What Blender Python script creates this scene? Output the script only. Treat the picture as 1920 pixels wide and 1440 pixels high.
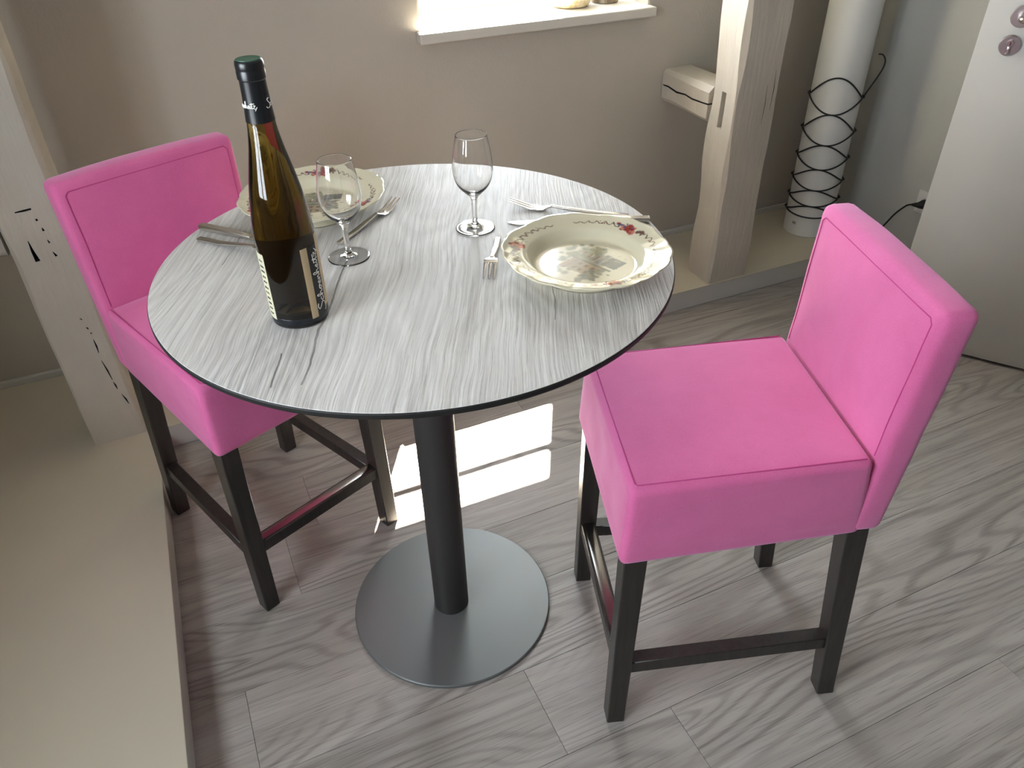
import bpy, bmesh, math, random
import numpy as np
from mathutils import Vector, Matrix, noise as mnoise

random.seed(7)
for o in list(bpy.data.objects):
    bpy.data.objects.remove(o)
SC = bpy.context.scene
COL = SC.collection
PI = math.pi

# ------------------------------------------------------------------ camera
cam_d = bpy.data.cameras.new('camera')
cam = bpy.data.objects.new('camera', cam_d)
COL.objects.link(cam)
cam_d.sensor_width = 36.0
cam_d.lens = 1447.7 / 1920 * 36.0
cam_d.clip_start = 0.02
R_ = Vector((0.9102562, -0.4136727, -0.0175647))
U_ = Vector((0.2579412, 0.5333748, 0.8055915))
B_ = Vector((-0.3238827, -0.7378253, 0.5922110))
cam.matrix_world = Matrix(((R_.x, U_.x, B_.x, -0.31005), (R_.y, U_.y, B_.y, -1.06707),
                           (R_.z, U_.z, B_.z, 1.4136), (0, 0, 0, 1)))
SC.camera = cam

# ------------------------------------------------------------------ light
W = bpy.data.worlds.new('sky')
SC.world = W
W.use_nodes = True
bg = W.node_tree.nodes['Background']
bg.inputs['Color'].default_value = (0.84, 0.925, 1.0, 1)
bg.inputs['Strength'].default_value = 6.5

sd = bpy.data.lights.new('sun', 'SUN')
sun = bpy.data.objects.new('sun', sd)
COL.objects.link(sun)
sd.energy = 60.0
sd.color = (1.0, 0.91, 0.74)
sd.angle = math.radians(0.55)
sun.rotation_euler = Vector((-0.39, -0.709, -1.0)).to_track_quat('-Z', 'Y').to_euler()
sun.location = (2.5, 4.5, 6)


def portal(name, loc, rot, sx, sy):
    d = bpy.data.lights.new(name, 'AREA')
    d.shape = 'RECTANGLE'
    d.size, d.size_y = sx, sy
    d.cycles.is_portal = True
    o = bpy.data.objects.new(name, d)
    COL.objects.link(o)
    o.location, o.rotation_euler = loc, rot
    return o


portal('window_portal', (0.82, 1.74, 1.46), (-PI / 2, 0, 0), 0.80, 1.20)
portal('side_window_portal', (-1.47, -0.70, 1.31), (0, -PI / 2, 0), 0.86, 1.0)

vs = SC.view_settings
SC.display_settings.display_device = 'sRGB'
vs.view_transform = 'Standard'
vs.look = 'None'
vs.exposure = 1.83
vs.gamma = 1.0
vs.use_curve_mapping = False
cy = SC.cycles
cy.max_bounces = 14
cy.diffuse_bounces = 8
cy.transmission_bounces = 12
cy.transparent_max_bounces = 16
cy.sample_clamp_indirect = 8.0
cy.caustics_reflective = False
cy.use_denoising = True


# ------------------------------------------------------------------ helpers
def link(o, parent=None):
    COL.objects.link(o)
    if parent is not None:
        o.parent = parent
    return o


def tag(o, label=None, cat=None, group=None, kind=None):
    for k, v in (('label', label), ('category', cat), ('group', group), ('kind', kind)):
        if v:
            o[k] = v
    return o


def empty(name, loc, rz=0.0):
    o = bpy.data.objects.new(name, None)
    COL.objects.link(o)
    o.location = loc
    o.rotation_euler = (0, 0, rz)
    o.empty_display_size = 0.05
    return o


def smooth(me, ang=None):
    for p in me.polygons:
        p.use_smooth = True
    if ang is not None:
        me.set_sharp_from_angle(angle=math.radians(ang))


def from_bm(name, bm, mat, parent=None, sm=True, ang=40):
    bmesh.ops.recalc_face_normals(bm, faces=bm.faces[:])
    me = bpy.data.meshes.new(name)
    bm.to_mesh(me)
    bm.free()
    if sm:
        smooth(me, ang)
    if mat:
        me.materials.append(mat)
    return link(bpy.data.objects.new(name, me), parent)


def hull8(bm, bot, top, bev=0.0, seg=2, mat_i=0):
    """box from 4 bottom + 4 top corners (counter-clockwise)"""
    v = [bm.verts.new(p) for p in list(bot) + list(top)]
    fs = [bm.faces.new(v[0:4][::-1]), bm.faces.new(v[4:8])]
    for i in range(4):
        j = (i + 1) % 4
        fs.append(bm.faces.new((v[i], v[j], v[4 + j], v[4 + i])))
    if bev > 0:
        es = list({e for f in fs for e in f.edges})
        bmesh.ops.bevel(bm, geom=es, offset=bev, segments=seg, profile=0.5, affect='EDGES', clamp_overlap=True)


def box(bm, x0, x1, y0, y1, z0, z1, bev=0.0, seg=2):
    c = [(x0, y0), (x1, y0), (x1, y1), (x0, y1)]
    hull8(bm, [(x, y, z0) for x, y in c], [(x, y, z1) for x, y in c], bev, seg)


def lathe(bm, prof, n=64, cap0=False, cap1=False, closed=False):
    rings = []
    for r, z in prof:
        if r < 1e-6:
            rings.append([bm.verts.new((0, 0, z))])
        else:
            rings.append([bm.verts.new((r * math.cos(2 * PI * k / n), r * math.sin(2 * PI * k / n), z)) for k in range(n)])
    prs = list(zip(rings[:-1], rings[1:]))
    if closed:
        prs.append((rings[-1], rings[0]))
    for a, b in prs:
        for k in range(n):
            k2 = (k + 1) % n
            if len(a) == 1 and len(b) == 1:
                continue
            if len(a) == 1:
                bm.faces.new((a[0], b[k], b[k2]))
            elif len(b) == 1:
                bm.faces.new((a[k], a[k2], b[0]))
            else:
                bm.faces.new((a[k], a[k2], b[k2], b[k]))
    if cap0 and len(rings[0]) > 1:
        bm.faces.new(rings[0][::-1])
    if cap1 and len(rings[-1]) > 1:
        bm.faces.new(rings[-1])


def catmull(pts, n=8, closed=False):
    P = [Vector(p) for p in pts]
    out = []
    N = len(P)
    rng = range(N) if closed else range(N - 1)
    for i in rng:
        if closed:
            a, b, c, d = P[(i - 1) % N], P[i], P[(i + 1) % N], P[(i + 2) % N]
        else:
            a, b, c, d = P[max(i - 1, 0)], P[i], P[i + 1], P[min(i + 2, N - 1)]
        for k in range(n):
            t = k / n
            out.append(0.5 * ((2 * b) + (c - a) * t + (2 * a - 5 * b + 4 * c - d) * t * t + (3 * b - a - 3 * c + d) * t ** 3))
    if not closed:
        out.append(P[-1])
    return out


def tube(bm, pts, r, n=8, closed=False):
    """swept round tube; r a number or a list"""
    pts = [Vector(p) for p in pts]
    N = len(pts)
    rings = []
    up = None
    for i, p in enumerate(pts):
        a = pts[(i - 1) % N] if (closed or i > 0) else p
        b = pts[(i + 1) % N] if (closed or i < N - 1) else p
        t = (b - a).normalized()
        if up is None:
            up = t.orthogonal().normalized()
        up = (up - t * up.dot(t))
        if up.length < 1e-6:
            up = t.orthogonal()
        up.normalize()
        w = t.cross(up)
        rr = r[i] if isinstance(r, (list, tuple)) else r
        rings.append([bm.verts.new(p + (up * math.cos(2 * PI * k / n) + w * math.sin(2 * PI * k / n)) * rr) for k in range(n)])
    prs = list(zip(rings[:-1], rings[1:]))
    if closed:
        prs.append((rings[-1], rings[0]))
    for a, b in prs:
        for k in range(n):
            bm.faces.new((a[k], a[(k + 1) % n], b[(k + 1) % n], b[k]))
    if not closed:
        bm.faces.new(rings[0][::-1])
        bm.faces.new(rings[-1])


def copy_tree(o, parent=None):
    c = o.copy()
    COL.objects.link(c)
    if parent is not None:
        c.parent = parent
    for ch in o.children:
        copy_tree(ch, c)
    return c


def boolean_cut(o, cutters):
    for c in cutters:
        m = o.modifiers.new('cut', 'BOOLEAN')
        m.operation = 'DIFFERENCE'
        m.solver = 'EXACT'
        m.material_mode = 'TRANSFER'
        m.object = c
    bpy.context.view_layer.update()
    dg = bpy.context.evaluated_depsgraph_get()
    me = bpy.data.meshes.new_from_object(o.evaluated_get(dg))
    o.modifiers.clear()
    old = o.data
    o.data = me
    bpy.data.meshes.remove(old)
    for c in cutters:
        bpy.data.objects.remove(c)
    smooth(o.data, 35)


# ------------------------------------------------------------------ materials
class NT:
    def __init__(s, name):
        s.m = bpy.data.materials.new(name)
        s.m.use_nodes = True
        s.t = s.m.node_tree
        s.b = s.t.nodes['Principled BSDF']
        s.out = s.t.nodes['Material Output']

    def n(s, typ, **kw):
        d = s.t.nodes.new(typ)
        for k, v in kw.items():
            setattr(d, k, v)
        return d

    def l(s, a, b):
        s.t.links.new(a, b)

    def coords(s, scale=(1, 1, 1), rot=(0, 0, 0), rnd=0.0, kind='Object'):
        tc = s.n('ShaderNodeTexCoord')
        mp = s.n('ShaderNodeMapping')
        mp.inputs['Scale'].default_value = scale
        mp.inputs['Rotation'].default_value = rot
        src = tc.outputs[kind]
        if rnd:
            oi = s.n('ShaderNodeObjectInfo')
            vm = s.n('ShaderNodeVectorMath', operation='SCALE')
            vm.inputs[0].default_value = (rnd, rnd * 1.7, rnd * 2.3)
            s.l(oi.outputs['Random'], vm.inputs['Scale'])
            ad = s.n('ShaderNodeVectorMath', operation='ADD')
            s.l(src, ad.inputs[0])
            s.l(vm.outputs[0], ad.inputs[1])
            src = ad.outputs[0]
        s.l(src, mp.inputs['Vector'])
        return mp.outputs['Vector']

    def noise(s, vec, scale, detail=2.0, rough=0.5, dist=0.0):
        d = s.n('ShaderNodeTexNoise')
        d.inputs['Scale'].default_value = scale
        d.inputs['Detail'].default_value = detail
        d.inputs['Roughness'].default_value = rough
        d.inputs['Distortion'].default_value = dist
        if vec is not None:
            s.l(vec, d.inputs['Vector'])
        return d.outputs['Fac']

    def math(s, op, a, b=None, c=None):
        d = s.n('ShaderNodeMath', operation=op)
        for i, x in enumerate((a, b, c)):
            if x is None:
                continue
            if isinstance(x, (int, float)):
                d.inputs[i].default_value = x
            else:
                s.l(x, d.inputs[i])
        return d.outputs[0]

    def ramp(s, fac, stops):
        d = s.n('ShaderNodeValToRGB')
        e = d.color_ramp.elements
        while len(e) < len(stops):
            e.new(0.5)
        for k, (p, c) in enumerate(stops):
            e[k].position = p
            e[k].color = (*c, 1) if len(c) == 3 else c
        s.l(fac, d.inputs['Fac'])
        return d.outputs['Color']

    def mix(s, fac, a, b, mode='MIX'):
        d = s.n('ShaderNodeMix', data_type='RGBA', blend_type=mode)
        for sock, x in ((d.inputs[0], fac), (d.inputs[6], a), (d.inputs[7], b)):
            if isinstance(x, (int, float)):
                sock.default_value = x
            elif isinstance(x, tuple):
                sock.default_value = (*x, 1)
            else:
                s.l(x, sock)
        return d.outputs[2]

    def bump(s, h, strength=0.3, dist=0.002, chain=None):
        d = s.n('ShaderNodeBump')
        d.inputs['Strength'].default_value = strength
        d.inputs['Distance'].default_value = dist
        s.l(h, d.inputs['Height'])
        if chain is not None:
            s.l(chain, d.inputs['Normal'])
        s.l(d.outputs['Normal'], s.b.inputs['Normal'])
        return d.outputs['Normal']

    def set(s, **kw):
        for k, v in kw.items():
            s.b.inputs[k.replace('_', ' ')].default_value = (*v, 1) if isinstance(v, tuple) and len(v) == 3 else v
        return s


def simple(name, col, rough=0.5, metal=0.0, **kw):
    t = NT(name).set(Base_Color=col, Roughness=rough, Metallic=metal, **kw)
    return t.m


def paint(name, col, rough=0.6, var=0.06, bump=0.15, scale=90.0):
    t = NT(name)
    v = t.coords()
    big = t.noise(v, 2.5, 3)
    c2 = tuple(x * (1 - var) for x in col)
    t.l(t.ramp(big, [(0.3, c2), (0.7, col)]), t.b.inputs['Base Color'])
    t.b.inputs['Roughness'].default_value = rough
    t.bump(t.noise(v, scale, 4), bump, 0.002)
    return t.m


M = {}
M['wall'] = paint('wall_paint', (0.445, 0.412, 0.360), 0.85, 0.03, 0.25, 160)
M['wall_grey'] = paint('grey_wall_paint', (0.53, 0.54, 0.52), 0.85, 0.03, 0.25, 160)
M['ceiling'] = paint('ceiling_paint', (0.75, 0.74, 0.71), 0.9, 0.03, 0.1)
M['plinth'] = paint('plinth_paint', (0.56, 0.51, 0.405), 0.5, 0.05, 0.08, 60)
M['plinth_face'] = paint('skirting_paint', (0.53, 0.515, 0.485), 0.5, 0.05, 0.08, 60)
M['sill'] = paint('window_sill_paint', (0.58, 0.555, 0.51), 0.4, 0.03, 0.05)
M['frame'] = paint('window_frame_paint', (0.58, 0.54, 0.44), 0.4, 0.03, 0.05)
M['door'] = paint('door_paint', (0.60, 0.60, 0.58), 0.45, 0.02, 0.06, 300)
M['black_metal'] = simple('black_powder_coat', (0.034, 0.031, 0.030), 0.45)
M['core'] = simple('black_laminate_core', (0.008, 0.008, 0.008), 0.6)
M['steel'] = simple('stainless_steel', (0.72, 0.68, 0.64), 0.22, 1.0)
M['chrome'] = simple('brushed_nickel', (0.46, 0.41, 0.40), 0.30, 1.0)
M['dark'] = simple('dark_recess', (0.01, 0.009, 0.008), 0.8)
M['black_cord'] = simple('black_cord', (0.008, 0.008, 0.009), 0.6)
M['white_plastic'] = simple('white_plastic', (0.78, 0.78, 0.76), 0.35)
M['print_grey'] = simple('grey_print', (0.25, 0.25, 0.25), 0.6)
M['white_ink'] = simple('white_ink', (0.85, 0.83, 0.78), 0.5)
M['ink'] = simple('dark_ink', (0.05, 0.06, 0.05), 0.5)
M['label_cream'] = simple('cream_paper', (0.80, 0.77, 0.58), 0.55)
def mk_paper(m):
    t = m.node_tree
    b = t.nodes['Principled BSDF']
    tr = t.nodes.new('ShaderNodeBsdfTranslucent')
    tr.inputs['Color'].default_value = b.inputs['Base Color'].default_value
    mx = t.nodes.new('ShaderNodeMixShader')
    mx.inputs[0].default_value = 0.35
    t.links.new(b.outputs[0], mx.inputs[1])
    t.links.new(tr.outputs[0], mx.inputs[2])
    t.links.new(mx.outputs[0], t.nodes['Material Output'].inputs['Surface'])


mk_paper(M['label_cream'])
M['label_tan'] = simple('tan_paper', (0.58, 0.44, 0.27), 0.5)
M['label_black'] = simple('black_paper', (0.012, 0.010, 0.010), 0.45)
M['capsule'] = simple('black_foil', (0.010, 0.011, 0.013), 0.28)
M['capsule_top'] = simple('green_foil', (0.03, 0.13, 0.075), 0.35)


def mk_timber():
    t = NT('whitewashed_timber')
    v = t.coords((14, 14, 1.3))
    big = t.noise(t.coords(), 3.0, 3)
    g = t.noise(v, 6, 5, 0.65)
    t.l(t.ramp(big, [(0.3, (0.46, 0.42, 0.36)), (0.7, (0.55, 0.515, 0.455))]), t.b.inputs['Base Color'])
    t.b.inputs['Roughness'].default_value = 0.55
    t.bump(g, 0.55, 0.004)
    return t.m


M['timber'] = mk_timber()


def wood_contour(t, v_broad, v_fine, nrings):
    """cathedral-like contour lines of a stretched noise field"""
    f = t.noise(v_broad, 1.0, 1.5, 0.45, 0.35)
    s = t.math('SINE', t.math('MULTIPLY', f, nrings))
    ring = t.math('MULTIPLY_ADD', s, 0.5, 0.5)
    fine = t.noise(v_fine, 1.0, 4, 0.6)
    return f, ring, fine


def mk_floor():
    t = NT('grey_oak_plank')
    vb = t.coords((0.8, 5.5, 1), rnd=31.0)
    vf = t.coords((7.0, 260.0, 1), rnd=17.0)
    f, ring, fine = wood_contour(t, vb, vf, 150.0)
    streak = t.noise(t.coords((1.6, 34, 1), rnd=23.0), 1.0, 3, 0.55)
    base = t.ramp(streak, [(0.25, (0.285, 0.256, 0.234)), (0.52, (0.370, 0.338, 0.313)), (0.78, (0.430, 0.398, 0.372))])
    sharp = t.ramp(ring, [(0.0, (0.0, 0.0, 0.0)), (0.55, (0.12, 0.12, 0.12)), (0.92, (0.85, 0.85, 0.85)), (1.0, (1, 1, 1))])
    patchy = t.ramp(t.noise(t.coords((1.1, 5, 1), rnd=41.0), 1.0, 2, 0.5), [(0.38, (0.05, 0.05, 0.05)), (0.62, (0.62, 0.62, 0.62))])
    base = t.mix(t.math('MULTIPLY', sharp, patchy), base, (0.125, 0.108, 0.096))
    base = t.mix(t.ramp(fine, [(0.42, (0, 0, 0)), (0.70, (0.55, 0.55, 0.55))]), base, (0.36, 0.335, 0.31))
    pores = t.noise(t.coords((9.0, 420.0, 1), rnd=11.0), 1.0, 3, 0.6)
    base = t.mix(t.ramp(pores, [(0.30, (0.55, 0.55, 0.55)), (0.46, (0, 0, 0))]), base, (0.11, 0.095, 0.085))
    oi = t.n('ShaderNodeObjectInfo')
    tint = t.ramp(oi.outputs['Random'], [(0.0, (0.92, 0.91, 0.90)), (1.0, (1.06, 1.055, 1.05))])
    base = t.mix(1.0, base, tint, 'MULTIPLY')
    t.l(base, t.b.inputs['Base Color'])
    t.b.inputs['Roughness'].default_value = 0.46
    h = t.math('ADD', t.math('MULTIPLY', ring, 0.35), fine)
    t.bump(h, 0.22, 0.0012)
    return t.m


M['plank'] = mk_floor()
M['subfloor'] = simple('subfloor', (0.03, 0.027, 0.024), 0.9)


def mk_tabletop():
    t = NT('grey_washed_oak_laminate')
    rot = (0, 0, math.radians(-66))
    vb = t.coords((1.6, 6.5, 1), rot)
    # the grain axis is the mapped X axis
    tc = t.n('ShaderNodeTexCoord')
    r1 = t.n('ShaderNodeMapping')
    r1.inputs['Rotation'].default_value = rot
    t.l(tc.outputs['Object'], r1.inputs['Vector'])

    wn = t.n('ShaderNodeTexNoise')
    wn.inputs['Scale'].default_value = 3.2
    wn.inputs['Detail'].default_value = 2.5
    t.l(r1.outputs['Vector'], wn.inputs['Vector'])
    ws = t.n('ShaderNodeVectorMath', operation='MULTIPLY_ADD')
    ws.inputs[1].default_value = (0.0, 0.036, 0.0)
    t.l(wn.outputs['Color'], ws.inputs[0])
    t.l(r1.outputs['Vector'], ws.inputs[2])

    def sc(s):
        m = t.n('ShaderNodeMapping')
        m.inputs['Scale'].default_value = s
        t.l(ws.outputs[0], m.inputs['Vector'])
        return m.outputs['Vector']
    f, ring, fine = wood_contour(t, sc((1.1, 5.2, 1)), sc((16, 330, 1)), 170.0)
    rid = t.noise(sc((3.6, 165, 1)), 1.0, 3, 0.55, 0.15)
    blot = t.noise(sc((2.2, 7, 1)), 1.0, 3, 0.6)
    base = t.ramp(rid, [(0.25, (0.49, 0.47, 0.455)), (0.55, (0.66, 0.645, 0.63)), (0.8, (0.74, 0.73, 0.715))])
    base = t.mix(t.math('MULTIPLY', ring, 0.20), base, (0.36, 0.335, 0.315))
    base = t.mix(t.ramp(blot, [(0.50, (0, 0, 0)), (0.80, (0.45, 0.45, 0.45))]), base, (0.40, 0.35, 0.335))
    base = t.mix(t.ramp(fine, [(0.30, (0.45, 0.45, 0.45)), (0.45, (0, 0, 0))]), base, (0.30, 0.28, 0.265))
    sp = t.n('ShaderNodeSeparateXYZ')
    t.l(r1.outputs['Vector'], sp.inputs[0])
    wob = t.noise(sc((9, 9, 1)), 1.0, 3, 0.6)
    for v0, u0, u1, wd in ((0.110, -0.34, 0.02, 0.0016), (0.300, -0.02, 0.10, 0.0008), (-0.205, -0.20, 0.02, 0.0008), (0.150, -0.345, -0.27, 0.0012)):
        d = t.math('ABSOLUTE', t.math('SUBTRACT', t.math('MULTIPLY_ADD', wob, 0.020, sp.outputs['Y']), v0 + 0.010))
        m1 = t.math('LESS_THAN', d, wd)
        mm = t.math('MULTIPLY', m1, t.math('MULTIPLY', t.math('GREATER_THAN', sp.outputs['X'], u0), t.math('LESS_THAN', sp.outputs['X'], u1)))
        base = t.mix(t.math('MULTIPLY', mm, t.math('MULTIPLY', fine, 1.3)), base, (0.10, 0.085, 0.08))
    t.l(base, t.b.inputs['Base Color'])
    t.b.inputs['Roughness'].default_value = 0.52
    t.b.inputs['Specular IOR Level'].default_value = 0.15
    h = t.math('ADD', t.math('ADD', t.math('MULTIPLY', rid, 1.3), t.math('MULTIPLY', ring, 0.25)), t.math('MULTIPLY', fine, 0.6))
    t.bump(h, 0.55, 0.0018)
    return t.m


M['tabletop'] = mk_tabletop()


def mk_fabric():
    t = NT('pink_felt_fabric')
    v = t.coords()
    n1 = t.noise(v, 9.0, 4, 0.6)
    n2 = t.noise(v, 900.0, 2, 0.6)
    c = t.ramp(n1, [(0.3, (0.63, 0.112, 0.295)), (0.7, (0.71, 0.142, 0.355))])
    c = t.mix(t.ramp(n2, [(0.4, (0, 0, 0)), (0.8, (0.35, 0.35, 0.35))]), c, (0.80, 0.28, 0.58))
    t.l(c, t.b.inputs['Base Color'])
    t.set(Roughness=0.9, Sheen_Weight=0.55, Sheen_Roughness=0.45, Sheen_Tint=(0.95, 0.70, 1.0))
    b1 = t.bump(n2, 0.25, 0.0008)
    w = t.noise(t.coords((1, 1, 1)), 14.0, 2, 0.5)
    t.bump(w, 0.18, 0.006, b1)
    return t.m


M['fabric'] = mk_fabric()


def mk_seam():
    return simple('pink_seam', (0.50, 0.06, 0.22), 0.95)


M['seam'] = mk_seam()


def mk_darkwood():
    t = NT('espresso_stained_beech')
    v = t.coords((40, 40, 3))
    g = t.noise(v, 3.0, 4, 0.6)
    t.l(t.ramp(g, [(0.3, (0.014, 0.012, 0.011)), (0.7, (0.032, 0.026, 0.022))]), t.b.inputs['Base Color'])
    t.set(Roughness=0.36, Coat_Weight=0.15)
    t.bump(g, 0.1, 0.001)
    return t.m


M['darkwood'] = mk_darkwood()
M['foot_metal'] = simple('footrest_metal', (0.34, 0.32, 0.31), 0.24, 1.0)


def mk_base_metal():
    t = NT('anthracite_powder_coat')
    v = t.coords()
    g = t.noise(v, 700, 2)
    t.set(Base_Color=(0.17, 0.18, 0.18), Roughness=0.40, Metallic=0.35)
    t.bump(g, 0.12, 0.0005)
    return t.m


M['base_metal'] = mk_base_metal()


def mk_glass(name, ior, col=(1, 1, 1)):
    m = bpy.data.materials.new(name)
    m.use_nodes = True
    t = m.node_tree
    t.nodes.remove(t.nodes['Principled BSDF'])
    g = t.nodes.new('ShaderNodeBsdfGlass')
    g.inputs['IOR'].default_value = ior
    g.inputs['Roughness'].default_value = 0.0
    g.inputs['Color'].default_value = (*col, 1)
    t.links.new(g.outputs[0], t.nodes['Material Output'].inputs['Surface'])
    return m


M['glass'] = mk_glass('clear_glass', 1.5)
M['bottle'] = mk_glass('olive_bottle_glass', 1.46)
_t = M['bottle'].node_tree
_a = _t.nodes.new('ShaderNodeVolumeAbsorption')
_a.inputs['Color'].default_value = (0.60, 0.48, 0.02, 1)
_a.inputs['Density'].default_value = 82.0
_t.links.new(_a.outputs[0], _t.nodes['Material Output'].inputs['Volume'])


def mk_pane():
    m = bpy.data.materials.new('window_glass')
    m.use_nodes = True
    t = m.node_tree
    t.nodes.remove(t.nodes['Principled BSDF'])
    a = t.nodes.new('ShaderNodeBsdfTransparent')
    g = t.nodes.new('ShaderNodeBsdfGlossy')
    g.inputs['Roughness'].default_value = 0.0
    lw = t.nodes.new('ShaderNodeLayerWeight')
    pw = t.nodes.new('ShaderNodeMath')
    pw.operation = 'POWER'
    pw.inputs[1].default_value = 5.0
    t.links.new(lw.outputs['Facing'], pw.inputs[0])
    f = t.nodes.new('ShaderNodeMath')
    f.operation = 'MULTIPLY_ADD'
    f.inputs[1].default_value = 0.9
    f.inputs[2].default_value = 0.04
    t.links.new(pw.outputs[0], f.inputs[0])
    x = t.nodes.new('ShaderNodeMixShader')
    t.links.new(f.outputs[0], x.inputs[0])
    t.links.new(a.outputs[0], x.inputs[1])
    t.links.new(g.outputs[0], x.inputs[2])
    t.links.new(x.outputs[0], t.nodes['Material Output'].inputs['Surface'])
    return m


M['pane'] = mk_pane()


def mk_porcelain():
    t = NT('printed_cream_porcelain')
    a = t.n('ShaderNodeVertexColor')
    a.layer_name = 'print'
    t.l(a.outputs['Color'], t.b.inputs['Base Color'])
    t.set(Roughness=0.07, Specular_IOR_Level=0.42)
    return t.m


M['porcelain'] = mk_porcelain()


def mk_ceramic():
    t = NT('speckled_cream_ceramic')
    v = t.coords((1, 1, 2.2))
    n = t.noise(v, 55, 4, 0.65)
    t.l(t.ramp(n, [(0.35, (0.52, 0.40, 0.20)), (0.6, (0.78, 0.70, 0.52))]), t.b.inputs['Base Color'])
    t.set(Roughness=0.45)
    t.bump(n, 0.3, 0.002)
    return t.m


M['ceramic'] = mk_ceramic()


def mk_bronze():
    t = NT('brushed_bronze')
    n = t.noise(t.coords((60, 60, 1)), 3, 3)
    t.l(t.ramp(n, [(0.3, (0.20, 0.155, 0.11)), (0.7, (0.38, 0.31, 0.235))]), t.b.inputs['Base Color'])
    t.set(Roughness=0.35, Metallic=0.8)
    return t.m


M['bronze'] = mk_bronze()

# ------------------------------------------------------------------ room shell
XW, YB, XL, YF, ZC = 2.15, 1.24, -1.33, -3.9, 2.5     # right, back, left, front walls, ceiling


def struct(name, bm, mat, parent=None, sm=False):
    o = from_bm(name, bm, mat, parent, sm)
    if parent is None:
        o['kind'] = 'structure'
    return o


# floor: slab plus planks running along x
bm = bmesh.new()
box(bm, XL - 0.2, XW + 0.2, YF - 0.2, YB + 0.02, -0.12, -0.004)
floor = struct('floor', bm, M['subfloor'])
PW, PL = 0.195, 1.52
bm = bmesh.new()
box(bm, 0, PL - 0.0006, -PW / 2 + 0.0003, PW / 2 - 0.0003, -0.004, 0.0, 0.0006, 1)
plank0 = from_bm('plank', bm, M['plank'], floor, False)
pm = plank0.data
bpy.data.objects.remove(plank0)
rows = []
y = -0.318
k0 = -18
for k in range(k0, 7):
    yc = -0.3175 + 0.195 * k
    off = {0: 0.074, 1: -0.455, 2: 0.62, 3: -0.30, -1: 0.30, -2: 0.97, -3: -0.1}.get(k, random.uniform(0, PL))
    x = off - PL * math.ceil((off - XL) / PL)
    while x < XW:
        p = bpy.data.objects.new('plank', pm)
        link(p, floor)
        p.location = (x, yc, 0)
        x += PL

# ceiling
bm = bmesh.new()
box(bm, XL - 0.15, XW + 0.15, YF - 0.15, YB + 0.5, ZC, ZC + 0.1)
struct('ceiling', bm, M['ceiling'])

# back wall with the deep window opening (inner leaf + outer leaf)
WX0, WX1, WZ0, WZ1 = 0.432, 1.215, 0.893, 1.92
bm = bmesh.new()
Y1 = 1.50
box(bm, XL - 0.15, WX0, YB, Y1, -0.1, ZC)
box(bm, WX1, XW + 0.15, YB, Y1, -0.1, ZC)
box(bm, WX0, WX1, YB, Y1, -0.1, WZ0)
box(bm, WX0, WX1, YB, Y1, WZ1, ZC)
Y2 = 1.72
OX0, OX1, OZ1 = 0.40, 1.165, 2.03
box(bm, XL - 0.15, OX0, Y1, Y2, -0.1, ZC)
box(bm, OX1, XW + 0.15, Y1, Y2, -0.1, ZC)
box(bm, OX0, OX1, Y1, Y2, -0.1, WZ0 - 0.02)
box(bm, OX0, OX1, Y1, Y2, OZ1, ZC)
struct('wall_back', bm, M['wall'])

# right wall with the doorway (behind the open door leaf, toward the camera)
DY0, DY1, DZ = -1.10, -0.27, 2.05
bm = bmesh.new()
box(bm, XW, XW + 0.12, DY1, YB, -0.1, ZC)
box(bm, XW, XW + 0.12, YF, DY0, -0.1, ZC)
box(bm, XW, XW + 0.12, DY0, DY1, DZ, ZC)
struct('wall_right', bm, M['wall_grey'])
# hallway beyond the doorway
bm = bmesh.new()
box(bm, XW + 1.2, XW + 1.3, DY0 - 0.6, DY1 + 0.6, -0.1, ZC)
box(bm, XW + 0.12, XW + 1.2, DY0 - 0.6, DY0 - 0.5, -0.1, ZC)
box(bm, XW + 0.12, XW + 1.2, DY1 + 0.5, DY1 + 0.6, -0.1, ZC)
box(bm, XW + 0.12, XW + 1.2, DY0 - 0.5, DY1 + 0.5, ZC - 0.1, ZC)
box(bm, XW + 0.12, XW + 1.2, DY0 - 0.5, DY1 + 0.5, -0.1, -0.002)
struct('wall_hall', bm, M['wall'])

# left wall with a second window (outside the picture)
SY0, SY1, SZ0, SZ1 = -1.20, -0.20, 0.88, 1.74
bm = bmesh.new()
box(bm, XL - 0.15, XL, YF, SY0, -0.1, ZC)
box(bm, XL - 0.15, XL, SY1, YB, -0.1, ZC)
box(bm, XL - 0.15, XL, SY0, SY1, -0.1, SZ0)
box(bm, XL - 0.15, XL, SY0, SY1, SZ1, ZC)
struct('wall_left', bm, M['wall'])
XN = XL
bm = bmesh.new()
box(bm, XL - 0.15, XW + 0.15, YF - 0.15, YF, -0.1, ZC)
struct('wall_front', bm, M['wall'])

# raised plinths along the back wall and on the left
PT = 0.0765
bm = bmesh.new()
box(bm, -0.535, XW, 0.835, YB, 0.0, PT, 0.004, 2)
struct('trim_1', bm, M['plinth_face'])
bm = bmesh.new()
box(bm, -0.535, XW - 0.001, 0.832, YB - 0.001, PT - 0.003, PT + 0.001, 0.001, 1)
struct('trim_2', bm, M['plinth'])
bm = bmesh.new()
pl = [(XN, -1.4), (-0.590, -1.4), (-0.5335, YB - 0.002), (XN, YB - 0.002)]
hull8(bm, [(x, y, 0) for x, y in pl], [(x, y, PT) for x, y in pl], 0.004, 2)
struct('trim_3', bm, M['plinth_face'])
bm = bmesh.new()
pl = [(XN + .001, -1.4), (-0.5885, -1.4), (-0.532, YB - 0.003), (XN + .001, YB - 0.003)]
hull8(bm, [(x, y, PT - 0.003) for x, y in pl], [(x, y, PT + 0.001) for x, y in pl], 0.001, 1)
struct('trim_4', bm, M['plinth'])
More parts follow.
